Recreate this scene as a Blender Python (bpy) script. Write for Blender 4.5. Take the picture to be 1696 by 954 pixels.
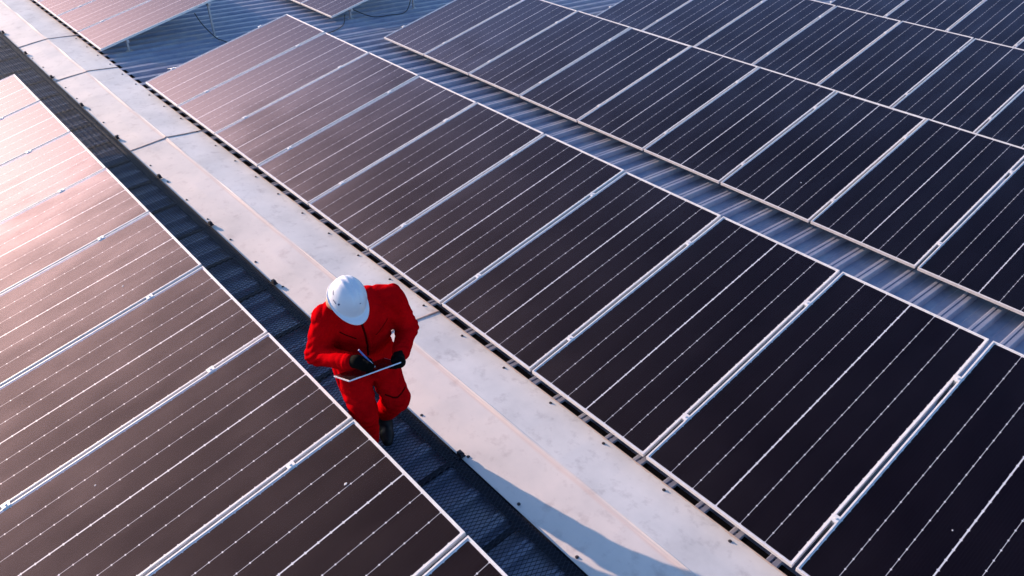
import bpy, bmesh, math, random
import numpy as np
from mathutils import Vector, Matrix, Euler
from mathutils.bvhtree import BVHTree

random.seed(7)
rad = math.radians
scene = bpy.context.scene
for o in list(bpy.data.objects):
    bpy.data.objects.remove(o)

# ------------------------------------------------------------------ camera, sky, sun, exposure
S = 1.15                                   # metres between neighbouring panels of a row
cam_d = bpy.data.cameras.new('camera')
cam = bpy.data.objects.new('camera', cam_d)
scene.collection.objects.link(cam)
scene.camera = cam
CR = ((0.6539530569, 0.7564882155, -0.0084249153),
      (0.4354914547, -0.3855239257, -0.8134608138),
      (-0.6186215258, 0.5282962073, -0.5815587031))
right, down, fwd = (Vector(r) for r in CR)
Mx = Matrix((right, -down, -fwd)).transposed().to_4x4()
Mx.translation = Vector((9.92546107, -2.65347236, 3.4931133)) * S
cam.matrix_world = Mx
cam_d.sensor_width = 36.0
cam_d.lens = 1306.43 / 1696 * 36.0
cam_d.clip_start = 0.05
cam_d.clip_end = 2000

SUN_EL, SUN_DIR = rad(15.6), rad(16.3)     # the light travels towards +X, turned a little to +Y
world = bpy.data.worlds.new('World')
scene.world = world
world.use_nodes = True
wn = world.node_tree
wn.nodes.clear()
sky = wn.nodes.new('ShaderNodeTexSky')
sky.sky_type = 'NISHITA'
sky.sun_disc = False
sky.sun_elevation = SUN_EL
# the sun stands in direction (-cos, -sin); rotation 0 is +Y, clockwise
sky.sun_rotation = math.atan2(-math.cos(SUN_DIR), -math.sin(SUN_DIR))
sky.altitude = 50
sky.air_density = 1.0
sky.dust_density = 1.0
sky.ozone_density = 4.0
bg = wn.nodes.new('ShaderNodeBackground')
bg.inputs['Strength'].default_value = 0.15
wo = wn.nodes.new('ShaderNodeOutputWorld')
wn.links.new(sky.outputs[0], bg.inputs[0])
wn.links.new(bg.outputs[0], wo.inputs[0])

sun_d = bpy.data.lights.new('sun', 'SUN')
sun_d.energy = 3.8
sun_d.angle = rad(0.5)
sun_d.color = (1.0, 0.70, 0.50)
sun = bpy.data.objects.new('sun', sun_d)
scene.collection.objects.link(sun)
sv = Vector((math.cos(SUN_EL) * math.cos(SUN_DIR), math.cos(SUN_EL) * math.sin(SUN_DIR), -math.sin(SUN_EL)))
sun.rotation_euler = sv.to_track_quat('-Z', 'Y').to_euler()

vs = scene.view_settings
vs.view_transform = 'Standard'
vs.look = 'None'
vs.exposure = 1.27
vs.gamma = 1.0
vs.use_curve_mapping = False
scene.cycles.transparent_max_bounces = 12
scene.cycles.max_bounces = 8

# ------------------------------------------------------------------ helpers
C = scene.collection


def tag(o, label=None, cat=None, group=None, kind=None):
    if label: o['label'] = label
    if cat: o['category'] = cat
    if group: o['group'] = group
    if kind: o['kind'] = kind
    return o


def link(name, data, parent=None, mat=None):
    o = bpy.data.objects.new(name, data)
    C.objects.link(o)
    if parent is not None: o.parent = parent
    if mat is not None and data is not None and not data.materials: data.materials.append(mat)
    return o


def empty(name, loc=(0, 0, 0), rot=(0, 0, 0)):
    o = link(name, None)
    o.location = loc
    o.rotation_euler = rot
    o.empty_display_size = 0.1
    return o


def mesh(name, verts, faces, smooth=False):
    me = bpy.data.meshes.new(name)
    me.from_pydata([tuple(v) for v in verts], [], [tuple(f) for f in faces])
    me.update()
    if smooth:
        me.polygons.foreach_set('use_smooth', [True] * len(me.polygons))
    return me


class MB:
    """collects simple solids into one mesh"""
    def __init__(s): s.v, s.f = [], []

    def add(s, verts, faces):
        n = len(s.v)
        s.v += [tuple(v) for v in verts]
        s.f += [tuple(i + n for i in f) for f in faces]
        return s

    def box(s, a, b, M=None):
        x0, y0, z0 = a; x1, y1, z1 = b
        vv = [(x0, y0, z0), (x1, y0, z0), (x1, y1, z0), (x0, y1, z0), (x0, y0, z1), (x1, y0, z1), (x1, y1, z1), (x0, y1, z1)]
        if M is not None: vv = [M @ Vector(v) for v in vv]
        return s.add(vv, [(0, 3, 2, 1), (4, 5, 6, 7), (0, 1, 5, 4), (1, 2, 6, 5), (2, 3, 7, 6), (3, 0, 4, 7)])

    def cyl(s, p0, p1, r0, r1=None, n=10, cap=True):
        r1 = r0 if r1 is None else r1
        p0, p1 = Vector(p0), Vector(p1)
        q = (p1 - p0).to_track_quat('Z', 'Y')
        vv = []
        for p, r in ((p0, r0), (p1, r1)):
            for k in range(n):
                a = 2 * math.pi * k / n
                vv.append(p + q @ Vector((r * math.cos(a), r * math.sin(a), 0)))
        ff = [(k, (k + 1) % n, n + (k + 1) % n, n + k) for k in range(n)]
        if cap: ff += [tuple(range(n - 1, -1, -1)), tuple(range(n, 2 * n))]
        return s.add(vv, ff)

    def tube(s, pts, r, n=8):
        pts = [Vector(p) for p in pts]
        vv, ff = [], []
        up = Vector((0.13, 0.21, 0.97))
        for i, p in enumerate(pts):
            d = (pts[min(i + 1, len(pts) - 1)] - pts[max(i - 1, 0)]).normalized()
            a = d.cross(up).normalized(); b = d.cross(a)
            for k in range(n):
                t = 2 * math.pi * k / n
                vv.append(p + a * (r * math.cos(t)) + b * (r * math.sin(t)))
        for i in range(len(pts) - 1):
            for k in range(n):
                ff.append((i * n + k, i * n + (k + 1) % n, (i + 1) * n + (k + 1) % n, (i + 1) * n + k))
        ff += [tuple(range(n - 1, -1, -1)), tuple(range((len(pts) - 1) * n, len(pts) * n))]
        return s.add(vv, ff)

    def mesh(s, name, smooth=False): return mesh(name, s.v, s.f, smooth)

    def build(s, name, mat, parent=None, smooth=False): return link(name, s.mesh(name, smooth), parent, mat)


def bevelled(me, w, seg=2):
    bm = bmesh.new(); bm.from_mesh(me)
    bmesh.ops.recalc_face_normals(bm, faces=bm.faces)
    bmesh.ops.bevel(bm, geom=list(bm.edges), offset=w, segments=seg, profile=0.6, affect='EDGES')
    bm.to_mesh(me); bm.free()
    return me


# ------------------------------------------------------------------ materials
def new_mat(name):
    m = bpy.data.materials.new(name)
    m.use_nodes = True
    nt = m.node_tree
    nt.nodes.clear()
    out = nt.nodes.new('ShaderNodeOutputMaterial')
    return m, nt, out


def N(nt, kind, **kw):
    n = nt.nodes.new(kind)
    for k, v in kw.items():
        if k in n.inputs: n.inputs[k].default_value = v
        else: setattr(n, k, v)
    return n


def ramp(nt, src, stops):
    r = nt.nodes.new('ShaderNodeValToRGB')
    el = r.color_ramp.elements
    while len(el) < len(stops): el.new(0.5)
    for e, (p, c) in zip(el, stops):
        e.position = p
        e.color = (*c, 1) if len(c) == 3 else c
    nt.links.new(src, r.inputs[0])
    return r


def coords(nt, scale=(1, 1, 1), obj=True):
    tc = nt.nodes.new('ShaderNodeTexCoord')
    mp = nt.nodes.new('ShaderNodeMapping')
    mp.inputs['Scale'].default_value = scale
    nt.links.new(tc.outputs['Object' if obj else 'Generated'], mp.inputs[0])
    return mp.outputs[0]


def noise(nt, vec, scale, detail=4, rough=0.55):
    n = N(nt, 'ShaderNodeTexNoise', Scale=scale, Detail=detail, Roughness=rough)
    nt.links.new(vec, n.inputs['Vector'])
    return n.outputs['Fac']


def mixc(nt, fac, a, b, mode='MIX'):
    m = nt.nodes.new('ShaderNodeMix')
    m.data_type = 'RGBA'; m.blend_type = mode
    for sock, v in ((m.inputs[0], fac), (m.inputs[6], a), (m.inputs[7], b)):
        if hasattr(v, 'links'): nt.links.new(v, sock)
        elif isinstance(v, (int, float)): sock.default_value = v
        else: sock.default_value = (*v, 1)
    return m.outputs[2]


def math_n(nt, op, a, b=0.0, clamp=False):
    m = nt.nodes.new('ShaderNodeMath'); m.operation = op; m.use_clamp = clamp
    for sock, v in ((m.inputs[0], a), (m.inputs[1], b)):
        if hasattr(v, 'links'): nt.links.new(v, sock)
        else: sock.default_value = v
    return m.outputs[0]


def principled(nt, out, **kw):
    p = nt.nodes.new('ShaderNodeBsdfPrincipled')
    for k, v in kw.items():
        k = k.replace('_', ' ')
        if hasattr(v, 'links'): nt.links.new(v, p.inputs[k])
        elif k == 'Base Color': p.inputs[k].default_value = (*v, 1)
        else: p.inputs[k].default_value = v
    nt.links.new(p.outputs[0], out.inputs[0])
    return p


def bump(nt, h, strength, dist, p):
    b = N(nt, 'ShaderNodeBump', Strength=strength, Distance=dist)
    nt.links.new(h, b.inputs['Height'])
    nt.links.new(b.outputs[0], p.inputs['Normal'])


def simple(name, col, rough=0.5, metal=0.0, var=0.12, scale=30, bmp=0.0, spec=0.5):
    m, nt, out = new_mat(name)
    v = coords(nt)
    f = noise(nt, v, scale)
    lo = tuple(c * (1 - var) for c in col); hi = tuple(min(1, c * (1 + var)) for c in col)
    r = ramp(nt, f, [(0.3, lo), (0.7, hi)])
    p = principled(nt, out, Base_Color=r.outputs[0], Roughness=rough, Metallic=metal, Specular_IOR_Level=spec)
    if bmp: bump(nt, f, bmp, 0.002, p)
    return m


def mat_frame():
    m, nt, out = new_mat('anodised_aluminium')
    v = coords(nt, (3, 3, 3))
    f = noise(nt, v, 6)
    col = ramp(nt, f, [(0.3, (0.58, 0.56, 0.56)), (0.7, (0.70, 0.68, 0.68))]).outputs[0]
    principled(nt, out, Base_Color=col, Metallic=0.08, Roughness=0.5)
    return m


def mat_cell():
    m, nt, out = new_mat('silicon_cell')
    v = coords(nt)
    sx = nt.nodes.new('ShaderNodeSeparateXYZ'); nt.links.new(v, sx.inputs[0])
    # thin bus wires along the cell column
    t = math_n(nt, 'FRACT', math_n(nt, 'MULTIPLY', sx.outputs[0], 1 / 0.0183))
    line = math_n(nt, 'LESS_THAN', t, 0.075)
    f = noise(nt, v, 3.0, 3)
    base = ramp(nt, f, [(0.3, (0.0014, 0.0006, 0.0026)), (0.7, (0.0028, 0.0013, 0.0040))]).outputs[0]
    col = mixc(nt, math_n(nt, 'MULTIPLY', line, 0.03), base, (0.30, 0.28, 0.30))
    principled(nt, out, Base_Color=col, Roughness=0.6, Specular_IOR_Level=0.0)
    return m


def mat_glass():
    m, nt, out = new_mat('solar_glass')
    v = coords(nt)
    oi = nt.nodes.new('ShaderNodeObjectInfo')
    add = nt.nodes.new('ShaderNodeVectorMath'); add.operation = 'MULTIPLY_ADD'
    nt.links.new(oi.outputs['Location'], add.inputs[0])
    add.inputs[1].default_value = (3.7, 5.1, 2.3)
    nt.links.new(v, add.inputs[2])
    # dust film: broad patches plus rain streaks running down to the low edge
    st = nt.nodes.new('ShaderNodeMapping'); st.inputs['Scale'].default_value = (3.2, 1.0, 1)
    nt.links.new(add.outputs[0], st.inputs[0])
    f1 = noise(nt, st.outputs[0], 1.6, 5, 0.6)
    f2 = noise(nt, add.outputs[0], 1.1, 3)
    d = math_n(nt, 'MULTIPLY', f1, f2)
    sp = nt.nodes.new('ShaderNodeSeparateXYZ'); nt.links.new(v, sp.inputs[0])
    low = ramp(nt, sp.outputs[1], [(0.0, (1, 1, 1)), (0.55, (0, 0, 0))]).outputs[0]
    d = math_n(nt, 'ADD', d, math_n(nt, 'MULTIPLY', math_n(nt, 'MULTIPLY', low, f1), 0.22))
    dust = ramp(nt, d, [(0.14, (0, 0, 0)), (0.48, (1, 1, 1))]).outputs[0]
    lw = N(nt, 'ShaderNodeLayerWeight', Blend=0.5)            # facing = 1 - cos, the same from above and below
    fac = lw.outputs['Facing']
    gl = nt.nodes.new('ShaderNodeBsdfGlossy')
    gl.inputs['Color'].default_value = (0.80, 0.40, 0.36, 1)  # purple anti-reflection coat
    nt.links.new(math_n(nt, 'ADD', math_n(nt, 'MULTIPLY', dust, 0.10), 0.06), gl.inputs['Roughness'])
    tr = nt.nodes.new('ShaderNodeBsdfTransparent')
    mx = nt.nodes.new('ShaderNodeMixShader')
    nt.links.new(math_n(nt, 'ADD', math_n(nt, 'MULTIPLY', math_n(nt, 'POWER', fac, 5.0), 0.20), 0.003), mx.inputs[0])
    nt.links.new(tr.outputs[0], mx.inputs[1]); nt.links.new(gl.outputs[0], mx.inputs[2])
    # the dust film scatters low light forward, more so the flatter one looks along it
    fw = nt.nodes.new('ShaderNodeBsdfGlossy'); fw.distribution = 'BECKMANN'
    fw.inputs['Color'].default_value = (1.0, 0.83, 0.97, 1); fw.inputs['Roughness'].default_value = 0.65
    cosv = math_n(nt, 'MAXIMUM', math_n(nt, 'SUBTRACT', 1.0, fac), 0.25)
    thick = math_n(nt, 'DIVIDE', math_n(nt, 'ADD', math_n(nt, 'MULTIPLY', dust, 0.0026), 0.0037), math_n(nt, 'POWER', cosv, 4.0))
    m1 = nt.nodes.new('ShaderNodeMixShader')
    nt.links.new(math_n(nt, 'MINIMUM', thick, 0.16), m1.inputs[0])
    nt.links.new(mx.outputs[0], m1.inputs[1]); nt.links.new(fw.outputs[0], m1.inputs[2])
    df = nt.nodes.new('ShaderNodeBsdfDiffuse'); df.inputs['Color'].default_value = (0.42, 0.30, 0.27, 1)
    m2 = nt.nodes.new('ShaderNodeMixShader')
    nt.links.new(math_n(nt, 'MULTIPLY', dust, 0.004), m2.inputs[0])
    nt.links.new(m1.outputs[0], m2.inputs[1]); nt.links.new(df.outputs[0], m2.inputs[2])
    nt.links.new(m2.outputs[0], out.inputs[0])
    return m


def mat_roof():
    m, nt, out = new_mat('roof_sheet_metal')
    v = coords(nt, (1.6, 1.0, 1))
    f1 = noise(nt, v, 3.0, 6, 0.62)
    v2 = coords(nt)
    f2 = noise(nt, v2, 1.2, 4)
    f3 = noise(nt, v2, 45, 3)
    base = ramp(nt, f1, [(0.25, (0.15, 0.17, 0.26)), (0.5, (0.22, 0.235, 0.32)), (0.8, (0.34, 0.345, 0.39))]).outputs[0]
    rust = ramp(nt, math_n(nt, 'MULTIPLY', f1, f2), [(0.30, (0, 0, 0)), (0.48, (1, 1, 1))]).outputs[0]
    col = mixc(nt, math_n(nt, 'MULTIPLY', rust, 0.35), base, (0.30, 0.20, 0.14))
    p = principled(nt, out, Base_Color=col, Metallic=0.1, Roughness=0.5)
    bump(nt, f3, 0.08, 0.002, p)
    return m


CREASE = -0.375 * S


def mat_cap():
    m, nt, out = new_mat('galvanised_flashing')
    v = coords(nt)
    sx = nt.nodes.new('ShaderNodeSeparateXYZ'); nt.links.new(v, sx.inputs[0])
    f1 = noise(nt, v, 1.7, 6, 0.62)
    f2 = noise(nt, v, 9, 5, 0.65)
    f3 = noise(nt, coords(nt, (1, 6, 1)), 2.5, 4)
    base = ramp(nt, f1, [(0.3, (0.46, 0.445, 0.44)), (0.5, (0.56, 0.54, 0.53)), (0.72, (0.65, 0.62, 0.605))]).outputs[0]
    spots = ramp(nt, f2, [(0.28, (0.50, 0.46, 0.48)), (0.46, (1, 1, 1))]).outputs[0]
    col = mixc(nt, 0.45, base, spots, 'MULTIPLY')
    # rusty run-off just left of the crease, browner along the right edge
    yy = math_n(nt, 'ADD', sx.outputs[1], math_n(nt, 'MULTIPLY', f3, 0.03))
    near = math_n(nt, 'ABSOLUTE', math_n(nt, 'SUBTRACT', yy, CREASE - 0.008))
    band = ramp(nt, near, [(0.010, (1, 1, 1)), (0.03, (0, 0, 0))]).outputs[0]
    col = mixc(nt, math_n(nt, 'MULTIPLY', band, 0.45), col, (0.56, 0.42, 0.36))
    e1 = ramp(nt, sx.outputs[1], [(0.0, (0, 0, 0)), (0.02, (0, 0, 0))])
    edge = math_n(nt, 'GREATER_THAN', math_n(nt, 'ADD', sx.outputs[1], math_n(nt, 'MULTIPLY', f2, 0.06)), 0.018)
    col = mixc(nt, math_n(nt, 'MULTIPLY', edge, 0.5), col, (0.45, 0.27, 0.17))
    left = math_n(nt, 'LESS_THAN', sx.outputs[1], CREASE - 0.02)  # warms the whole left slope, its extra sun put into the colour
    wash = math_n(nt, 'MULTIPLY', left, math_n(nt, 'MULTIPLY', f1, 0.35))
    col = mixc(nt, wash, col, (0.62, 0.45, 0.38))
    p = principled(nt, out, Base_Color=col, Roughness=0.65, Specular_IOR_Level=0.3)
    bump(nt, f2, 0.10, 0.004, p)
    return m


def mat_cloth():
    m, nt, out = new_mat('red_coverall_cloth')
    v = coords(nt)
    f1 = noise(nt, v, 9, 4)
    f2 = noise(nt, v, 420, 2)
    f3 = noise(nt, v, 26, 4, 0.6)
    col = ramp(nt, f1, [(0.3, (0.31, 0.0010, 0.0030)), (0.7, (0.46, 0.0018, 0.0042))]).outputs[0]
    p = principled(nt, out, Base_Color=col, Roughness=0.95, Specular_IOR_Level=0.0)
    h = math_n(nt, 'ADD', math_n(nt, 'MULTIPLY', f3, 1.0), math_n(nt, 'MULTIPLY', f2, 0.06))
    bump(nt, h, 0.35, 0.012, p)
    return m


M_FRAME = mat_frame()
M_CELL = mat_cell()
M_GLASS = mat_glass()
M_BACK = simple('white_backsheet', (0.62, 0.61, 0.63), 0.55)
M_ROOF = mat_roof()
M_CAP = mat_cap()
M_CLOTH = mat_cloth()
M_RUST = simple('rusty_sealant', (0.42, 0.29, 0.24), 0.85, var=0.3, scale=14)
M_CLOTH_DARK = simple('dark_red_seam', (0.045, 0.001, 0.0015), 1.0, spec=0.0)
M_BLACKGLOVE = simple('black_glove', (0.0016, 0.0016, 0.002), 0.9, bmp=0.3, scale=200, spec=0.08)
M_BOOT = simple('black_boot_rubber', (0.005, 0.005, 0.007), 0.6, spec=0.2)
M_SKIN = simple('skin', (0.42, 0.24, 0.16), 0.5)
M_HELMET = simple('white_helmet_plastic', (0.52, 0.54, 0.62), 0.45, var=0.05, scale=8)
M_SLOT = simple('helmet_slot', (0.05, 0.06, 0.14), 0.6)
M_MESH = simple('dark_painted_steel_mesh', (0.012, 0.016, 0.030), 0.5, 0.1, var=0.3, spec=0.25)
M_STEEL = simple('galvanised_steel', (0.42, 0.42, 0.45), 0.45, 0.5)
M_DARKSTEEL = simple('dark_steel', (0.012, 0.015, 0.025), 0.6, 0.1, spec=0.2)
M_RUBBER = simple('black_cable', (0.010, 0.010, 0.012), 0.5)
M_SCREW = simple('dark_screw', (0.05, 0.045, 0.05), 0.5, 0.4)
M_FOAM = simple('dark_foam_closure', (0.004, 0.004, 0.005), 1.0, spec=0.0)
M_TABLET = simple('tablet_screen', (0.006, 0.006, 0.008), 0.2)
M_TABLET_RIM = simple('tablet_rim', (0.42, 0.46, 0.58), 0.35, 0.3)
M_PEN = simple('blue_pen', (0.05, 0.10, 0.34), 0.35)
M_PENW = simple('pale_pen_grip', (0.5, 0.55, 0.7), 0.4)

# ------------------------------------------------------------------ roof
SL = 0.0588                       # fall of the roof either side of the ridge
RIB = 0.2345 * S
X0, X1 = -16 * S, 17 * S


def rib_top(y):                   # height of the rib crowns, metres
    return -0.083 * S - SL * abs(y - CREASE)


# one rib period: (x fraction, height above pan in metres)
PROF = [(0.00, 0.0), (0.20, 0.0), (0.22, 0.003), (0.26, 0.003), (0.28, 0.0),
        (0.53, 0.0), (0.595, 0.036), (0.615, 0.038), (0.69, 0.038), (0.71, 0.030), (0.735, 0.030), (0.755, 0.038), (0.872, 0.038), (0.89, 0.036), (0.955, 0.0)]
RIB_PHASE = 6.781 * S - 0.78 * RIB


def roof_slope(name, y_ridge, y_eave, label):
    k0 = int(math.floor((X0 - RIB_PHASE) / RIB)); k1 = int(math.ceil((X1 - RIB_PHASE) / RIB))
    ys = np.linspace(y_ridge, y_eave, 9)
    pts = [(RIB_PHASE + (k + fx) * RIB, h) for k in range(k0, k1) for fx, h in PROF]
    vv = [(x, y, rib_top(y) + 1.3 * (h - 0.038)) for y in ys for x, h in pts]
    n = len(pts)
    ff = []
    for j in range(len(ys) - 1):
        for i in range(n - 1):
            q = (j * n + i, j * n + i + 1, (j + 1) * n + i + 1, (j + 1) * n + i)
            ff.append(q if y_eave > y_ridge else q[::-1])
    o = link(name, mesh(name, vv, ff), None, M_ROOF)
    return tag(o, label, None, None, 'structure')


roof_r = roof_slope('roof', CREASE + 0.02, 24 * S, 'blue grey ribbed metal roof slope right of the ridge cap')
roof_l = roof_slope('roof', CREASE - 0.02, -12 * S, 'blue grey ribbed metal roof slope left of the ridge cap')
# ------------------------------------------------------------------ ridge cap of overlapping sheets
cap = empty('ridge_cap', (0, 0, 0))
tag(cap, 'pale galvanised ridge cap running between walkway and panels', 'ridge cap')
SEAMS = [-9.0, -5.6, -2.86, -1.13, 1.52, 5.89, 9.9, 14.0]
CL, CRt = -0.775 * S, 0.0
CZ, CZR, CZL = -0.066 * S, -0.100 * S, -0.101 * S


def cap_prof(lift):
    return [(CL - 0.001, CZL - 0.012 + lift), (CL, CZL + lift), (CL + 0.5 * (CREASE - CL), 0.5 * (CZL + CZ) + 0.0015 + lift), (CREASE - 0.030, CZ - 0.0042 + lift), (CREASE - 0.010, CZ - 0.0004 + lift), (CREASE, CZ + 0.0018 + lift),
            (CREASE + 0.009, CZ - 0.0006 + lift), (CREASE * 0.5, 0.5 * (CZR + CZ) + lift), (CRt, CZR + lift), (CRt + 0.002, CZR - 0.012 + lift)]


rc = random.Random(3)
for a, b in zip(SEAMS[:-1], SEAMS[1:]):
    xs = np.linspace(a * S, b * S + 0.10, 15)      # the far sheet laps over the next one
    vv = []
    for i, x in enumerate(xs):
        t = i / (len(xs) - 1)
        lift = 0.0050 * max(0.0, (t - 0.45) / 0.55) ** 1.5 + 0.0012
        for j, (y, z) in enumerate(cap_prof(lift)):
            wob = 0.0016 * math.sin(x * 3.1 + j * 1.7) + 0.0012 * math.sin(x * 7.3 + j)
            vv.append((x + (0.012 * math.sin(j * 1.3 + a) if i in (0, len(xs) - 1) else 0), y, z + (wob if 0 < j < 9 else 0)))
    n = len(cap_prof(0))
    ff = [(i * n + j, (i + 1) * n + j, (i + 1) * n + j + 1, i * n + j + 1) for i in range(len(xs) - 1) for j in range(n - 1)]
    me = mesh('cap_sheet', vv, ff)
    bm = bmesh.new(); bm.from_mesh(me)
    r = bmesh.ops.solidify(bm, geom=list(bm.faces), thickness=0.0016)
    bmesh.ops.recalc_face_normals(bm, faces=bm.faces)
    bm.to_mesh(me); bm.free()
    sheet = link('cap_sheet', me, cap, M_CAP)
    # rust-stained lip where this sheet ends, browned for the seam's shadow too
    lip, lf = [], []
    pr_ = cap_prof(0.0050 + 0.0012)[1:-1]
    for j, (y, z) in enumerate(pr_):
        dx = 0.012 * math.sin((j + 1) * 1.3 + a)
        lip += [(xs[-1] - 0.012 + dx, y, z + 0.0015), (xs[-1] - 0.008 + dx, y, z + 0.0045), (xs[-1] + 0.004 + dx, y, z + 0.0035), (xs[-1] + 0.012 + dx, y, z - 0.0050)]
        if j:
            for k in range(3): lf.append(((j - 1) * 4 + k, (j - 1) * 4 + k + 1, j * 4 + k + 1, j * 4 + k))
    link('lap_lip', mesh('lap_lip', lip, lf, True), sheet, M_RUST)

sc = MB()
sc.cyl((0, 0, 0), (0, 0, 0.003), 0.012, 0.012, 12).cyl((0, 0, 0.003), (0, 0, 0.010), 0.0065, 0.006, 6)
sc_me = sc.mesh('screw'); sc_me.materials.append(M_SCREW)
for k in range(-20, 16):
    for xs_, ys_ in ((6.784 + 0.4695 * k, -0.050), (7.253 + 0.4700 * k, -0.738)):
        if xs_ < -8: continue
        o = link('screw', sc_me, cap)
        yw = ys_ * S
        t = (yw - CREASE) / ((CRt if yw > CREASE else CL) - CREASE)
        lift = 0
        for a, b in zip(SEAMS[:-1], SEAMS[1:]):
            if a <= xs_ < b: lift = 0.0050 * max(0, ((xs_ - a) / (b - a) - 0.45) / 0.55) ** 1.5 + 0.0012
        o.location = (xs_ * S + rc.uniform(-.008, .008), yw + rc.uniform(-.006, .006), CZ + t * ((CZR if yw > CREASE else CZL) - CZ) + lift + 0.001)
        o.rotation_euler = (rc.uniform(-.1, .1), rc.uniform(-.1, .1), rc.uniform(0, 1))

# ------------------------------------------------------------------ mesh walkway
walk = empty('walkway', (0, 0, 0))
tag(walk, 'dark blue expanded metal mesh walkway beside the ridge cap', 'walkway')
WY0, WY1 = -1.345 * S, -0.785 * S
WS = math.atan(SL)
GL = 1.2 * S
gx0 = 7.227 - 1.2 * 11


def strands():
    mb = MB()
    LW, SW = 0.056, 0.030             # diamond length along Y, width along X
    w, th = 0.0016, 0.0034
    L, Wd = GL - 0.006, (WY1 - WY0) - 0.006
    nx = int(L / (SW / 2)); ny = int(Wd / (LW / 2))
    hx, hy = L / nx, Wd / ny
    # zigzag strands that run along Y, neighbours touching at their bends
    vv, ff = [], []
    for i in range(0, nx, 1):
        base = i * hx + hx / 2
        s = 1 if i % 2 else -1
        for j in range(ny + 1):
            ox = s * (1 if j % 2 else -1) * (hx * 0.5)
            x, y = base + ox * 0.96, j * hy
            zt = 0.0016 if j % 2 else -0.0016
            n0 = len(vv)
            vv += [(x - w, y, -th / 2 + zt), (x + w, y, -th / 2 + zt), (x + w, y, th / 2 + zt), (x - w, y, th / 2 + zt)]
            if j:
                p = n0 - 4
                for k in range(4): ff.append((p + k, p + (k + 1) % 4, n0 + (k + 1) % 4, n0 + k))
    mb.add(vv, ff)
    return mb.mesh('mesh_panel')


strand_me = strands(); strand_me.materials.append(M_MESH)
fr_mb = MB()
Lg, Wg = GL - 0.004, (WY1 - WY0)
fr_mb.box((0, -0.004, -0.030), (Lg, 0.0, 0.004)).box((0, Wg, -0.030), (Lg, Wg + 0.004, 0.003))
fr_mb.box((0, 0.0, -0.006), (Lg, 0.026, -0.0028)).box((0, Wg - 0.075, -0.016), (Lg, Wg, -0.012))
frame_me = fr_mb.mesh('edge_angle'); frame_me.materials.append(M_DARKSTEEL)
bar_me = MB().box((-0.02, 0.0, -0.026), (0.02, Wg, -0.009)).mesh('cross_bar'); bar_me.materials.append(M_DARKSTEEL)
bk = MB()
bk.box((-0.024, -0.03, -0.012), (0.024, 0.040, -0.004)).box((-0.024, 0.0, -0.004), (0.024, 0.030, 0.024)).cyl((0, 0.015, 0.024), (0, 0.015, 0.031), 0.013, 0.013, 6)
bk_me = bk.mesh('bracket'); bk_me.materials.append(M_DARKSTEEL)
Mw = Matrix.Rotation(WS, 4, 'X')      # falls with the left roof slope
zw = rib_top(WY1) + 0.034
for k in range(0, 14):
    x = (gx0 + 1.2 * k) * S
    # local origin at the low (left) edge
    base = Vector((x, WY0, rib_top(WY0) + 0.034))
    for nm, me in (('mesh_panel', strand_me), ('edge_angle', frame_me), ('cross_bar', bar_me), ('cross_bar', bar_me)):
        o = link(nm, me, walk)
        o.location = base + (Vector((0.003, 0, 0)) if nm != 'cross_bar' else Vector((0, 0, 0)))
        o.rotation_euler = (WS, 0, 0)
        if nm == 'cross_bar' and k % 1 == 0:
            o.location.x += 0.6 * S * (0 if o.name == 'cross_bar' or int(o.name[-3:]) % 2 == 0 else 1)
    o = link('bracket', bk_me, walk)
    o.location = (x, WY1 + 0.004, zw)
# dark profile filler between roof ribs and cap on the walkway side
fl = MB()
fl.box((SEAMS[0] * S, CL + 0.004, rib_top(CL) - 0.036), (13.9 * S, CL + 0.03, CZL - 0.006))
fl.build('profile_filler', M_FOAM, cap)
fl = MB()
fl.box((SEAMS[0] * S, -0.03, rib_top(0) - 0.07), (13.9 * S, 0.060, rib_top(0) - 0.013))  # right edge: near-black strip standing in for the deep shade in the gap
fl.build('profile_filler', M_FOAM, cap)

# ------------------------------------------------------------------ solar panels
BETA = rad(12.0)
PW, PL, PH = S - 0.026, 2.0137 * S, 0.035
LIP = 0.011


def ring(mb, x0, y0, x1, y1, w, z0, z1):
    o_ = [(x0, y0), (x1, y0), (x1, y1), (x0, y1)]; i_ = [(x0 + w, y0 + w), (x1 - w, y0 + w), (x1 - w, y1 - w), (x0 + w, y1 - w)]
    vv = [(*p, z0) for p in o_] + [(*p, z1) for p in o_] + [(*p, z0) for p in i_] + [(*p, z1) for p in i_]
    ff = []
    for k in range(4):
        l = (k + 1) % 4
        ff += [(k, l, 4 + l, 4 + k), (8 + l, 8 + k, 12 + k, 12 + l), (4 + k, 4 + l, 12 + l, 12 + k), (l, k, 8 + k, 8 + l)]
    mb.add(vv, ff)


fm = MB(); ring(fm, 0, 0, PW, PL, LIP, -PH, 0.0)
ME_FRAME = bevelled(fm.mesh('frame'), 0.0012, 1); ME_FRAME.materials.append(M_FRAME)
ME_BACK = MB().box((LIP - 0.002, LIP - 0.002, -0.012), (PW - LIP + 0.002, PL - LIP + 0.002, -0.0075)).mesh('backsheet'); ME_BACK.materials.append(M_BACK)
gz = -0.0022
ME_GLASS = mesh('glass', [(LIP, LIP, gz), (PW - LIP, LIP, gz), (PW - LIP, PL - LIP, gz), (LIP, PL - LIP, gz)], [(0, 1, 2, 3)]); ME_GLASS.materials.append(M_GLASS)
MARG = 0.0185
MID = 0.0062
NROW = 27
cpx = (PW - 2 * MARG - MID) / 6
cpy = (PL - 2 * MARG) / NROW


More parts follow.
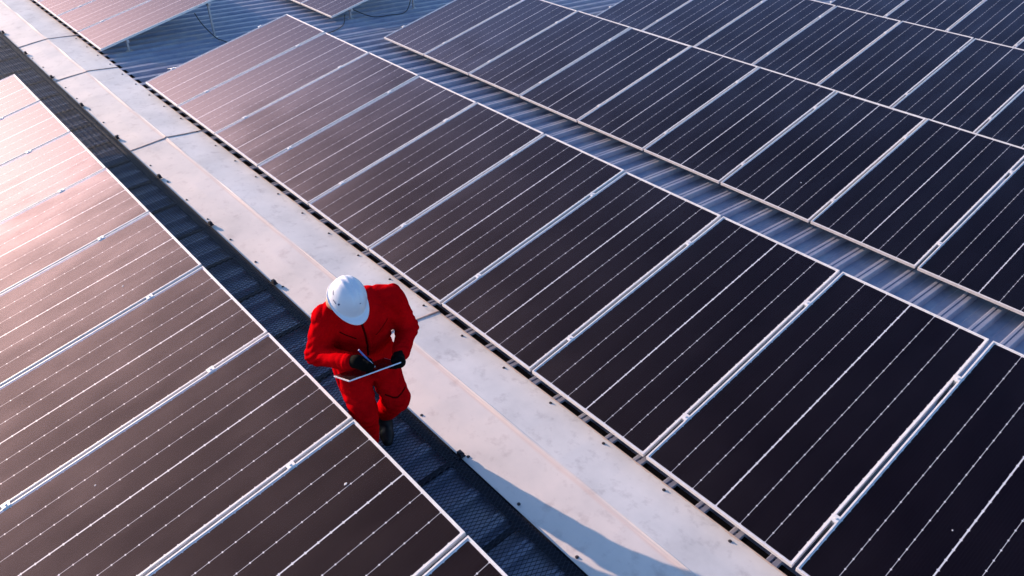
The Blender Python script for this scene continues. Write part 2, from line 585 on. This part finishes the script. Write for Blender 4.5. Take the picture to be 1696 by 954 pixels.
def cell_column():
    vv, ff = [], []
    g, gy, ch = 0.0014, 0.0, 0.0060
    for j in range(NROW):
        x0, x1 = g, cpx - g
        y0, y1 = j * cpy + gy, (j + 1) * cpy - gy
        n = len(vv)
        vv += [(x0 + ch, y0, 0), (x1 - ch, y0, 0), (x1, y0 + ch, 0), (x1, y1 - ch, 0), (x1 - ch, y1, 0), (x0 + ch, y1, 0), (x0, y1 - ch, 0), (x0, y0 + ch, 0)]
        ff.append(tuple(range(n, n + 8)))
    return mesh('cell_column', vv, ff)


ME_CELL = cell_column(); ME_CELL.materials.append(M_CELL)
cl = MB()
cl.box((-0.022, -0.026, 0.0006), (0.022, 0.026, 0.0042)).box((-0.009, -0.026, -0.03), (0.009, 0.026, 0.0006)).cyl((0, 0, 0.0042), (0, 0, 0.010), 0.0075, 0.0075, 6)
ME_CLAMP = cl.mesh('mid_clamp'); ME_CLAMP.materials.append(M_FRAME)
ORD = ['first', 'second', 'third', 'fourth', 'fifth', 'sixth', 'seventh', 'eighth', 'ninth', 'tenth', 'eleventh', 'twelfth', 'thirteenth', 'fourteenth', 'fifteenth', 'sixteenth']


def panel(x, y, z, label, group, end_clamp):
    t = empty('solar_panel', (x + 0.013, y, z), (BETA, 0, 0))
    tag(t, label, 'solar panel', group)
    jr = random.Random(int(x * 1000) + int(y * 77))
    t.rotation_euler = (BETA + jr.uniform(-.0022, .0022), jr.uniform(-.0022, .0022), jr.uniform(-.0006, .0006))
    t.location.z += jr.uniform(-.0015, .0015)
    link('frame', ME_FRAME, t); link('backsheet', ME_BACK, t)
    for c in range(6):
        o = link('cell_column', ME_CELL, t)
        o.location = (MARG + c * cpx + (MID if c > 2 else 0), MARG, -0.00735)
    link('glass', ME_GLASS, t)
    for yy in (0.368 * S, 1.612 * S):
        o = link('mid_clamp', ME_CLAMP, t)
        o.location = (-0.013, yy, 0)
    return t


def dropping(parent, x, y, rr, seed):
    rg = random.Random(seed)
    n = 14
    vv = [(0, 0, 0.0035)] + [(rr * rg.uniform(.6, 1.15) * math.cos(2 * math.pi * k / n), rr * rg.uniform(.6, 1.3) * math.sin(2 * math.pi * k / n), 0.0003) for k in range(n)]
    o = link('bird_dropping', mesh('bird_dropping', vv, [(0, 1 + k, 1 + (k + 1) % n) for k in range(n)], True), parent, M_BACK)
    o.location = (x, y, gz)


# row: x of first edge, y, z of the near (low) edge in pitches; first index, count
ROWS = [
    ('left', 0.011, -1.3125 - 2.0137 * math.cos(BETA), 0.4262 - 2.0137 * math.sin(BETA), 0, 11, 'framed solar panel left of the mesh walkway, {} from the far end of its row', 'panels left of the walkway'),
    ('r1', 0.0, 0.0, 0.0, 0, 12, 'framed solar panel right beside the ridge cap, {} from the far end of its row', 'panels in the row beside the ridge cap'),
    ('r2', -0.006, 3.413, -0.2007, 0, 12, 'dark solar panel in second row right of ridge cap, {} from its far end', 'panels in the second row right of the ridge cap'),
    ('r3', 0.052, 6.728, -0.334, 1, 12, 'dark solar panel in third row right of ridge cap, {} counted from the left', 'panels in the third row right of the ridge cap'),
    ('r4', 0.06, 10.05, -0.47, 3, 12, 'dark solar panel in fourth row at top right, {} counted from the left', 'panels in the fourth row right of the ridge cap'),
    ('r1b', -1.593, -0.01, 0.0, -5, 5, 'glaring pale solar panel at top left across the aisle, {} from aisle', 'panels across the aisle beside the ridge cap'),
    ('r2b', -1.39, 3.36, -0.2007, -3, 3, 'pale solar panel at the top edge across the aisle, {} from aisle', 'panels across the aisle in the second row'),
]
for key, xr, yr, zr, i0, n, lab, grp in ROWS:
    for q in range(n):
        i = i0 + q
        k = q if i0 >= 0 else n - 1 - q
        t = panel((xr + i) * S, yr * S, zr * S, lab.format(ORD[k]), grp, q == 0)
        for kk, ii, dx, dy, rr in (('left', 7, .36, 2.02, .009), ('left', 4, .82, 1.75, .008), ('left', 6, .30, .9, .006), ('r1', 4, .3, 1.1, .006), ('r1', 9, .5, .8, .005), ('r2', 6, .7, .5, .007)):
            if kk == key and ii == i: dropping(t, dx, dy, rr, ii * 7 + int(dy * 10))
    # mounting frame under the row
    mf = empty('mounting_frame', ((xr + i0) * S, yr * S, zr * S))
    where = {'left': 'the panel row left of the walkway', 'r1': 'the panel row beside the ridge cap', 'r2': 'the second panel row', 'r3': 'the third panel row', 'r4': 'the fourth panel row', 'r1b': 'the pale panels at top left', 'r2b': 'the pale panels at the top edge'}[key]
    tag(mf, 'grey steel mounting rails and legs under ' + where, 'mounting frame', 'mounting frames under the panel rows')
    for ly in (0.368 * S, 1.612 * S):
        yl, zl = ly * math.cos(BETA) + PH * math.sin(BETA), ly * math.sin(BETA) - PH * math.cos(BETA)
        MB().box((-0.03, yl - 0.02, zl - 0.045), (n * S + 0.01, yl + 0.02, zl - 0.002)).build('rail', M_STEEL, mf)
        yy = yr * S + yl
        zfoot = rib_top(yy) - zr * S
        nl = max(2, int(n * S / 1.4))
        for j in range(nl):
            if j % 1: continue
            xx = 0.05 + (n * S - 0.12) * j / (nl - 1)
            lg = MB()
            lg.box((xx - 0.018, yl - 0.014, zfoot), (xx + 0.018, yl + 0.014, zl - 0.045))
            lo = lg.build('leg', M_STEEL, mf)
            MB().box((xx - 0.035, yl - 0.05, zfoot - 0.001), (xx + 0.035, yl + 0.05, zfoot + 0.006)).cyl((xx, yl - 0.032, zfoot + 0.006), (xx, yl - 0.032, zfoot + 0.020), 0.011, 0.011, 6).build('foot', M_STEEL, lo)

# ------------------------------------------------------------------ aisle: cables, conductor, holders
def rt(x, y, dz=0.0): return (x * S, y * S, rib_top(y * S) + dz)


def cable(pts, label):
    P = [Vector(p) for p in pts]
    out = []
    for i in range(len(P) - 1):
        a, b, c, d = P[max(i - 1, 0)], P[i], P[i + 1], P[min(i + 2, len(P) - 1)]
        for k in range(8):
            t = k / 8
            out.append(0.5 * ((2 * b) + (c - a) * t + (2 * a - 5 * b + 4 * c - d) * t * t + (3 * b - a - 3 * c + d) * t ** 3))
    out.append(P[-1])
    o = MB().tube(out, 0.008, 8).build('cable', M_RUBBER, None, True)
    return tag(o, label, 'cable', 'loose black cables in the aisle')


cable([(-1.63 * S, 1.35 * S, 0.20 * S), (-1.55 * S, 1.40 * S, 0.04 * S), (-1.50 * S, 1.53 * S, -0.16 * S), rt(-1.40, 1.57, 0.02), rt(-1.15, 1.62, 0.012), rt(-0.7, 1.72, 0.012), rt(-0.1, 1.8, 0.012)], 'black cable drooping from the far top left panels to their leg foot')
cable([(-1.42 * S, 3.75 * S, -0.17 * S), rt(-1.33, 4.05, 0.02), rt(-1.28, 4.35, 0.012), rt(-1.36, 4.75, 0.02), (-1.42 * S, 4.95 * S, 0.02 * S)], 'black cable looping behind the pale panel corner at the top edge')
cable([(-1.40 * S, 3.60 * S, -0.22 * S), rt(-1.2, 3.45, 0.02), rt(-1.0, 3.2, 0.012), rt(-0.9, 2.9, 0.012), rt(-0.85, 2.3, 0.012)], 'black cable crossing the aisle below the pale panel corner')

cond = MB()
cond.tube([rt(-0.50, 0.45, 0.05), rt(-0.47, 3.2, 0.05), rt(-0.44, 7.5, 0.05)], 0.005, 6)
tag(cond.build('lightning_conductor', M_STEEL, None, True), 'thin pale conductor wire along the roof ribs in the aisle', 'wire')
for (x, y, lab) in ((-0.50, 0.62, 'small pale wire holder on the roof near the ridge cap'), (-0.46, 4.05, 'small dark topped wire holder in the aisle between panel blocks'), (-0.45, 4.75, 'small pale wire holder behind the second row corner')):
    h = empty('wire_holder', rt(x, y))
    tag(h, lab, 'wire holder', 'wire holders on the aisle roof')
    MB().cyl((0, 0, 0), (0, 0, 0.022), 0.045, 0.036, 14).build('base', M_BACK, h, False)
    MB().cyl((0, 0, 0.022), (0, 0, 0.062), 0.012, 0.012, 8).box((-0.016, -0.02, 0.046), (0.016, 0.02, 0.068)).build('clip', M_DARKSTEEL if 'dark' in lab else M_STEEL, h)
pf = empty('pipe_clamp', rt(-0.28, 0.55))
tag(pf, 'pale earthing clamp with short rod on the roof near the ridge cap', 'clamp')
MB().cyl((0, 0, 0), (0, 0, 0.03), 0.05, 0.04, 12).build('base', M_BACK, pf)
MB().cyl((0, -0.02, 0.06), (0.06, 0.26, 0.07), 0.012, 0.012, 8).build('rod', M_BACK, pf)
MB().cyl((0, 0, 0.03), (0, 0, 0.075), 0.016, 0.014, 8).cyl((0.055, 0.23, 0.0), (0.055, 0.23, 0.085), 0.014, 0.014, 8).build('post', M_DARKSTEEL, pf)


# ------------------------------------------------------------------ person
def surface_nets(fn, lo, hi, h):
    lo, hi = np.array(lo, float), np.array(hi, float)
    n = np.ceil((hi - lo) / h).astype(int) + 1
    ax = [lo[i] + h * np.arange(n[i]) for i in range(3)]
    G = np.stack(np.meshgrid(*ax, indexing='ij'), -1).astype(np.float32)
    F = fn(G)
    ins = F < 0
    c = [(i, j, k) for i in (0, 1) for j in (0, 1) for k in (0, 1)]
    m = n - 1
    sl = lambda A, o: A[o[0]:o[0] + m[0], o[1]:o[1] + m[1], o[2]:o[2] + m[2]]
    cnt = sum(sl(ins, o).astype(int) for o in c)
    act = (cnt > 0) & (cnt < 8)
    idx = -np.ones(m, int)
    cells = np.argwhere(act)
    idx[act] = np.arange(len(cells))
    acc = np.zeros((len(cells), 3)); w = np.zeros(len(cells))
    for a in range(8):
        for b in range(a + 1, 8):
            if sum(abs(c[a][i] - c[b][i]) for i in range(3)) != 1: continue
            fa = F[tuple((cells + c[a]).T)]; fb = F[tuple((cells + c[b]).T)]
            s = (fa < 0) != (fb < 0)
            t = np.where(s, fa / np.where(s, fa - fb, 1), 0)
            p = cells + np.array(c[a]) + t[:, None] * (np.array(c[b]) - np.array(c[a]))
            acc[s] += p[s]; w[s] += 1
    V = lo + h * acc / w[:, None]
    faces = []
    for d in range(3):
        e = np.zeros(3, int); e[d] = 1
        u, v = (d + 1) % 3, (d + 2) % 3
        A = ins[tuple(slice(0, n[i] - e[i]) for i in range(3))]
        B = ins[tuple(slice(e[i], n[i]) for i in range(3))]
        ed = np.argwhere(A != B)
        ok = (ed[:, u] > 0) & (ed[:, v] > 0) & (ed[:, u] < m[u]) & (ed[:, v] < m[v])
        ed = ed[ok]
        eu = np.zeros(3, int); eu[u] = 1
        ev = np.zeros(3, int); ev[v] = 1
        q = np.stack([idx[tuple((ed - eu - ev).T)], idx[tuple((ed - ev).T)], idx[tuple(ed.T)], idx[tuple((ed - eu).T)]], 1)
        flip = ~A[tuple(ed.T)]
        q[flip] = q[flip][:, ::-1]
        faces.append(q)
    return V, np.concatenate(faces)


def cone(P, a, b, ra, rb, sq=(1, 1, 1)):
    sq = np.array(sq, np.float32)
    a = np.array(a, np.float32); b = np.array(b, np.float32)
    c0 = a
    P = (P - c0) * sq; b = (b - c0) * sq
    L2 = max(float(b @ b), 1e-9)
    t = np.clip((P @ b) / L2, 0, 1)
    return np.linalg.norm(P - t[..., None] * b, axis=-1) - (ra + (rb - ra) * t)


def smin(a, b, k):
    h = np.clip(0.5 + 0.5 * (b - a) / k, 0, 1)
    return b + (a - b) * h - k * h * (1 - h)


def np_mesh(name, V, Fq, mat, parent):
    me = bpy.data.meshes.new(name)
    me.from_pydata(V.tolist(), [], Fq.tolist())
    me.polygons.foreach_set('use_smooth', [True] * len(me.polygons))
    me.update()
    return link(name, me, parent, mat)


def relax(V, Fq, it=2):
    for _ in range(it):
        A = np.zeros_like(V); W = np.zeros(len(V))
        for a, b in ((0, 1), (1, 2), (2, 3), (3, 0)):
            np.add.at(A, Fq[:, a], V[Fq[:, b]]); np.add.at(A, Fq[:, b], V[Fq[:, a]])
            np.add.at(W, Fq[:, a], 1); np.add.at(W, Fq[:, b], 1)
        V = 0.5 * V + 0.5 * A / W[:, None]
    return V


YAW = rad(-15)
GZ = 0.12                                  # the figure is laid out with the walkway at this height, then set down
person = empty('person', (7.836, -1.247, zw - 0.014), (0, 0, YAW))
tag(person, 'person in red coverall, white helmet and black gloves writing on a tablet', 'person')

J = dict(
    pel=(-.075, 0, .90), spi=(-.045, 0, 1.08), che=(.0, 0, 1.22), nec=(.055, -.02, 1.36),
    shR=(.0, -.195, 1.275), shL=(.0, .205, 1.295), elR=(.0, -.285, 1.03), elL=(-.01, .292, 1.025),
    wrR=(.270, -.150, 1.125), wrL=(.235, .165, 1.050),
    hiR=(-.055, -.095, .87), hiL=(-.055, .095, .87), knR=(.165, -.098, .600), knL=(.13, .128, .60),
    anR=(.08, -.082, .25), anL=(-.14, .100, .25))


def body(P):
    j = J
    x, y, z = P[..., 0], P[..., 1], P[..., 2]
    d = cone(P, j['pel'], j['spi'], .180, .182, (1.34, 1, 1))
    d = smin(d, cone(P, j['spi'], j['che'], .182, .190, (1.30, 1, 1)), .05)
    d = smin(d, cone(P, (.0, -.125, 1.285), (.0, .135, 1.30), .086, .086), .06)
    d = smin(d, cone(P, j['nec'], (.085, -.045, 1.415), .078, .066), .04)
    arms = None
    for s in 'RL':
        a = cone(P, j['sh' + s], j['el' + s], .083, .067)
        a = smin(a, cone(P, j['el' + s], j['wr' + s], .066, .050), .025)
        d = smin(d, a, .030)
    for s in 'RL':
        k, an, hi = np.array(j['kn' + s]), np.array(j['an' + s]), np.array(j['hi' + s])
        end = k + (an - k) * (0.78 if s == 'L' else 0.86)
        l = cone(P, hi, k, .112, .080)
        l = smin(l, cone(P, k, end, .080, .076), .03)
        # hem gathered over the boot
        d = smin(d, l, .022)
    # cloth folds: rings at the elbows and knees, drape lines on the trunk
    w = 0
    for c, ax, amp, fr, sp in ((j['elR'], (.5, .2, -.9), .0060, 150, .10), (j['elL'], (.5, -.2, -.9), .0060, 145, .10), (j['knR'], (.1, .1, 1), .0055, 105, .17), (j['knL'], (.5, .1, 1), .0065, 110, .16),
                               (j['shR'], (.2, .7, -.6), .0050, 95, .12), (j['shL'], (.2, -.7, -.6), .0055, 90, .12), ((.0, 0, 1.02), (.25, .15, 1), .0060, 85, .13),
                               (j['wrR'], (.9, .4, .3), .004, 160, .07), (j['wrL'], (.9, -.4, .1), .004, 150, .07), ((-.02, .1, .80), (.5, -.4, .7), .006, 80, .13), ((-.02, -.1, .80), (.5, .4, .7), .006, 84, .13)):
        c = np.array(c); ax = np.array(ax) / np.linalg.norm(ax)
        q = P - c
        s_ = q @ ax.astype(np.float32)
        ph = fr * s_ + 2.2 * np.sin(23 * q[..., 0] + 17 * q[..., 1] - 9 * q[..., 2]) + 1.3 * np.sin(41 * q[..., 1] + 11 * q[..., 2])
        w = w + amp * np.exp(-np.sum(q * q, -1) / (2 * sp * sp)) * (1.0 - 2.2 * np.abs(np.sin(0.5 * ph)) ** 0.7)
    w = w + .0030 * np.sin(31 * x + 47 * y + 3 * np.sin(14 * z)) * np.sin(26 * z + 19 * y + 2 * np.sin(22 * x))
    return d + w


V, Fq = surface_nets(body, (-.36, -.42, .16), (.44, .42, 1.52), .0078)
V = relax(V, Fq, 1)
suit = np_mesh('coverall', V, Fq, M_CLOTH, person)
bvh = BVHTree.FromPolygons([tuple(v) for v in V], [tuple(f) for f in Fq])


def ribbon(name, pts, width, mat, parent, direction=(-1, 0, 0), lift=0.003, raised=0.003):
    """a strip of cloth lying on the suit along the given line"""
    D = Vector(direction).normalized()
    P = []
    for i in range(len(pts) - 1):
        for k in range(10):
            P.append(Vector(pts[i]).lerp(Vector(pts[i + 1]), k / 10))
    P.append(Vector(pts[-1]))
    vv, ff = [], []
    for i, p in enumerate(P):
        t = (P[min(i + 1, len(P) - 1)] - P[max(i - 1, 0)]).normalized()
        sd = t.cross(D).normalized() * width / 2
        row = []
        for q in (-1, -.33, .33, 1):
            o = p + sd * q - D * 0.6
            hit = bvh.ray_cast(o, D)
            h = hit[0] if hit[0] is not None else p
            nn = hit[1] if hit[0] is not None else -D
            if nn.dot(D) > 0: nn = -nn
            row.append(h - D * (0.0005 if abs(q) == 1 else lift))
        n0 = len(vv); vv += row
        if i:
            for k in range(3): ff.append((n0 - 4 + k, n0 - 4 + k + 1, n0 + k + 1, n0 + k))
    return link(name, mesh(name, vv, ff, True), parent, mat)


ribbon('zip', [(.3, -.03, 1.33), (.3, -.012, 1.20), (.3, .0, 1.08), (.3, .0, .98)], .014, M_CLOTH_DARK, suit, lift=.0035)
ribbon('zip_flap', [(.3, -.014, 1.33), (.3, .005, 1.20), (.3, .016, 1.08), (.3, .016, .98)], .022, M_CLOTH, suit, lift=.005)
ribbon('chest_pocket', [(.3, .055, 1.155), (.3, .145, 1.225)], .012, M_CLOTH_DARK, suit, lift=.003)
ribbon('chest_pocket_flap', [(.3, .052, 1.168), (.3, .142, 1.238)], .022, M_CLOTH, suit, lift=.006)
ribbon('chest_pocket', [(.3, -.15, 1.225), (.3, -.065, 1.165)], .010, M_CLOTH_DARK, suit, lift=.003)
ribbon('knee_seam', [(.4, .055, .68), (.4, .125, .665), (.4, .195, .685)], .010, M_CLOTH_DARK, suit, lift=.003)
ribbon('knee_patch', [(.4, .065, .64), (.4, .19, .64)], .055, M_CLOTH, suit, lift=.005)

# head under the helmet
HC = Vector((.145, -.080, 1.478))
HR = Euler((rad(-4), rad(31), rad(12)), 'XYZ').to_matrix()      # bent forward over the page


def head_fn(P):
    q = (P - np.array(HC, np.float32)) @ np.array(HR, np.float32)
    d = cone(q, (0, 0, .03), (.015, 0, -.02), .084, .076, (.95, 1.12, 1))
    d = smin(d, cone(q, (.035, 0, -.05), (.055, 0, -.085), .058, .045, (1, 1.1, 1)), .03)
    d = smin(d, cone(q, (.092, 0, -.012), (.108, 0, -.045), .009, .015), .012)          # nose
    for s in (-1, 1):
        d = smin(d, cone(q, (-.005, s * .080, -.005), (.005, s * .082, -.045), .016, .012, (1, 1.6, 1)), .008)
        d = np.maximum(d, -cone(q, (.097, s * .032, -.005), (.097, s * .034, -.005), .012, .012) * .6)
    d = np.maximum(d, -cone(q, (.100, -.020, -.080), (.100, .020, -.080), .005, .005))
    d = smin(d, cone(q, (-.03, 0, -.07), (-.07, 0, -.16), .060, .062), .03)
    return d


hv, hf = surface_nets(head_fn, np.array(HC) - .26, np.array(HC) + .22, .006)
np_mesh('head', relax(hv, hf, 1), hf, M_SKIN, person)

# helmet: ribbed dome, rolled rim and a peak
helmet = empty('helmet')
helmet.parent = person
helmet.location = HC
helmet.rotation_euler = HR.to_euler()


def dome():
    nu, nv = 72, 26
    a, b, c, z0 = .124, .102, .140, -.004
    vv = []
    for j in range(nv + 1):
        t = j / nv
        for i in range(nu):
            u = 2 * math.pi * i / nu
            cu, su = math.cos(u), math.sin(u)
            if t <= 0.80:
                e = math.pi / 2 * (1 - t / 0.80)             # from crown down to rim
                rr, zz = math.cos(e) ** 0.74, math.sin(e)
                x, y, z = a * rr * cu, b * rr * su, z0 + c * zz
                rib = 0.0070 * math.exp(-(y / .010) ** 4) + 0.0062 * (math.exp(-((abs(y) - .034) / .007) ** 2))
                rib *= max(0, min(1, (zz - .28) / .35)) * max(0.0, min(1, (x + .145) / .06))
                z += rib * zz; x += rib * cu * (1 - zz); y += rib * su * (1 - zz)
            else:
                s = (t - 0.80) / 0.20                         # rim flange, longer in front as the peak
                front = max(0.0, math.cos(u)) ** 1.6
                ext = .008 + .040 * front
                x, y, z = (a + ext * s) * cu, (b + (.010 + .012 * front) * s) * su, z0 - .005 * s - .007 * front * s ** 1.5
            vv.append((x, y, z))
    ff = [(j * nu + i, j * nu + (i + 1) % nu, (j + 1) * nu + (i + 1) % nu, (j + 1) * nu + i) for j in range(1, nv) for i in range(nu)]
    ff = [f[::-1] for f in ff]
    vv.append((0, 0, z0 + c + .0050))
    top = len(vv) - 1
    ff += [(top, nu + i, nu + (i + 1) % nu) for i in range(nu)]
    me = mesh('shell', vv, ff, True)
    bm = bmesh.new(); bm.from_mesh(me)
    lo = [v for v in bm.verts if not v.link_faces]
    bmesh.ops.delete(bm, geom=lo, context='VERTS')
    bmesh.ops.recalc_face_normals(bm, faces=bm.faces)
    bmesh.ops.solidify(bm, geom=list(bm.faces), thickness=0.003)
    bm.to_mesh(me); bm.free()
    me.polygons.foreach_set('use_smooth', [True] * len(me.polygons))
    return me


shell = link('shell', dome(), helmet, M_HELMET)
hb = BVHTree.FromObject(shell, bpy.context.evaluated_depsgraph_get()) if False else BVHTree.FromPolygons([v.co.copy() for v in shell.data.vertices], [tuple(p.vertices) for p in shell.data.polygons])


def decal(name, az, el, w, h, mat, twist=0.0):
    """small raised patch lying on the shell"""
    d = Vector((math.cos(el) * math.cos(az), math.cos(el) * math.sin(az), math.sin(el)))
    t = Vector((-math.sin(az), math.cos(az), 0)); u = d.cross(t)
    t, u = t * math.cos(twist) + u * math.sin(twist), u * math.cos(twist) - t * math.sin(twist)
    vv = []
    for j in range(4):
        for i in range(4):
            o = Vector((0, 0, .012)) + d * .4 + t * w * (i / 3 - .5) + u * h * (j / 3 - .5)
            hit = hb.ray_cast(o, -d)
            vv.append(hit[0] + d * .0012)
    link(name, mesh(name, vv, [(j * 4 + i, j * 4 + i + 1, j * 4 + i + 5, j * 4 + i + 4) for j in range(3) for i in range(3)], True), shell, mat)


decal('vent_mark', 0.05, rad(42), .010, .005, M_SLOT)
for s in (-1, 1):
    decal('side_slot', s * rad(84), rad(17), .030, .007, M_SLOT)
    decal('side_slot', s * rad(112), rad(30), .028, .007, M_SLOT, s * 0.3)
    decal('side_mark', s * rad(66), rad(24), .010, .015, M_SLOT, s * 0.25)


# gloves: palm and five bent fingers, pen hand and holding hand
TE0, TE1 = Vector((.415, -.200, 1.112)), Vector((.355, .130, 1.080))       # outer long edge of the tablet
TE = (TE1 - TE0).normalized()
VW = Vector((-.771, .176, -.612))
TD = (VW - TE * VW.dot(TE)).normalized()
TN = TE.cross(TD)
if TN.z < 0: TN = -TN
TD = (TD + 0.20 * TN).normalized()
TN = TE.cross(TD)
if TN.z < 0: TN = -TN


def tp(u, v, w=0): return TE0 + TE * u + TD * v + TN * w      # point in tablet coordinates


def arr(*v): return [np.array(q, np.float32) for q in v]


def hand_fn(wrist, palm0, palm1, fingers, thumb, palmn):
    def fn(P):
        d = cone(P, wrist, palm0, .040, .034)
        pw = .6
        d = smin(d, cone(P, palm0, palm1, .036, .036), .02)
        for k, ch in enumerate(list(fingers) + [thumb]):
            for i in range(len(ch) - 1):
                r0 = (.0112, .0105, .0098, .009)[min(i, 3)]
                d = smin(d, cone(P, ch[i], ch[i + 1], r0, r0 * .93), .006)
        return d
    return fn


# right hand closes round the pen
pen0, pen1 = Vector((.325, -.100, 1.238)), Vector((.358, -.024, 1.098))
pd = (pen1 - pen0).normalized()
wr = Vector(J['wrR']) + Vector((.012, .010, .004))
pR = Vector((.315, -.115, 1.150))
kn = Vector((.350, -.080, 1.150))
fing = []
for k in range(4):
    a = kn + Vector((.004 - .014 * k, .018 - .012 * k, .010 - .014 * k)) * 1.0
    a = pR + Vector((.036 - .006 * k, .030 - .010 * k, .020 - .019 * k))
    b = a + Vector((.030 - .003 * k, .022, -.004))
    c = b + Vector((.004, .018 + .003 * k, -.022))
    e = pen0.lerp(pen1, .78) + Vector((.004 + .006 * k, -.004 - .012 * k, -.004 - .010 * k))
    fing.append(arr(a, b, c, (c + e) / 2))
th = arr(pR + Vector((.0, .030, .012)), pR + Vector((.012, .055, .012)), pen0.lerp(pen1, .66) + Vector((-.012, .006, 0)), pen0.lerp(pen1, .76) + Vector((-.006, .004, -.004)))
gf = hand_fn(np.array(wr, np.float32), np.array(pR, np.float32), np.array(pR + Vector((.024, .022, -.012)), np.float32), fing, th, None)
gv, gq = surface_nets(gf, np.array(pR) - .11, np.array(pR) + .12, .0042)
np_mesh('glove', relax(gv, gq, 1), gq, M_BLACKGLOVE, person)

# left hand grips the far side of the tablet: thumb above, fingers below
wl = Vector(J['wrL']) + Vector((.010, -.006, .004))
TL = (TE1 - TE0).length
pL0 = tp(TL + .012, .075, .004)
pL1 = tp(TL + .006, .035, -.004)
fing = []
for k in range(4):
    v = .030 + .021 * k
    fing.append(arr(tp(TL + .012, v, -.008), tp(TL - .004, v - .004, -.026), tp(TL - .032, v - .006, -.024), tp(TL - .056 + (.008 if k in (0, 3) else 0), v - .006, -.020)))
th = arr(tp(TL + .010, .060, .008), tp(TL + .004, .040, .020), tp(TL - .022, .026, .020), tp(TL - .046, .022, .017))
gf = hand_fn(np.array(wl, np.float32), np.array(pL0, np.float32), np.array(pL1, np.float32), fing, th, None)
gv, gq = surface_nets(gf, np.array(pL0) - .13, np.array(pL0) + .13, .0042)
np_mesh('glove', relax(gv, gq, 1), gq, M_BLACKGLOVE, person)


# boots
def boot(kn_, an_, dirx, s):
    k, a = np.array(kn_), np.array(an_)
    top = k + (a - k) * 0.66
    yaw = dirx

    def fn(P):
        d = cone(P, top, a, .064, .054)
        heel = np.array((a[0] - .035, a[1], GZ + .042)); ball = np.array((a[0] + .135 * math.cos(yaw), a[1] + .135 * math.sin(yaw), GZ + .040)); toe = np.array((a[0] + .185 * math.cos(yaw), a[1] + .185 * math.sin(yaw), GZ + .036))
        d = smin(d, cone(P, heel, ball, .046, .046), .03)
        d = smin(d, cone(P, ball, toe, .044, .036), .02)
        d = smin(d, cone(P, a, (heel + ball) / 2, .054, .046), .03)
        return np.maximum(d, -(P[..., 2] - GZ - .004))
    v_, f_ = surface_nets(fn, (a[0] - .14, a[1] - .13, GZ - .01), (a[0] + .27, a[1] + .13, float(top[2]) + .08), .007)
    b = np_mesh('boot', relax(v_, f_, 1), f_, M_BOOT, person)
    return b


boot(J['knL'], J['anL'], rad(-14), 1)
boot(J['knR'], J['anR'], rad(-4), -1)

# tablet and pen are held, so they are things of their own
for o in person.children_recursive:
    if o.type == 'MESH' and o.parent is not helmet and o.parent is not shell:
        o.data.transform(Matrix.Translation((0, 0, -GZ)))
helmet.location.z -= GZ
person.scale = (1.03, 1.03, 1.03)
PM = Matrix.Translation(person.location) @ Matrix.Rotation(YAW, 4, 'Z') @ Matrix.Scale(1.03, 4) @ Matrix.Translation((0, 0, -GZ))
tab = empty('tablet')
TM = Matrix((TE, TD, TN)).transposed().to_4x4(); TM.translation = TE0
tab.matrix_world = PM @ TM
tag(tab, 'thin black tablet with pale rim held in both gloved hands', 'tablet')
link('rim', bevelled(MB().box((0, 0, -.0045), (TL, .235, .003)).mesh('rim'), .002, 2), tab, M_TABLET_RIM)
link('screen', bevelled(MB().box((.006, .004, .0026), (TL - .006, .229, .0042)).mesh('screen'), .0006, 1), tab, M_TABLET)
pen = empty('pen')
pen.matrix_world = PM @ Matrix.Translation(pen0)
tag(pen, 'slim blue pen in the right gloved hand over the tablet', 'pen')
q = pen1 - pen0
MB().cyl((0, 0, 0), q * .62, .0052, .0055, 10).build('barrel', M_PEN, pen, False)
MB().cyl(q * .62, q * .92, .0058, .0052, 10).build('grip', M_PENW, pen, False)
MB().cyl(q * .92, q, .0052, .0012, 10).build('nib', M_SCREW, pen, False)
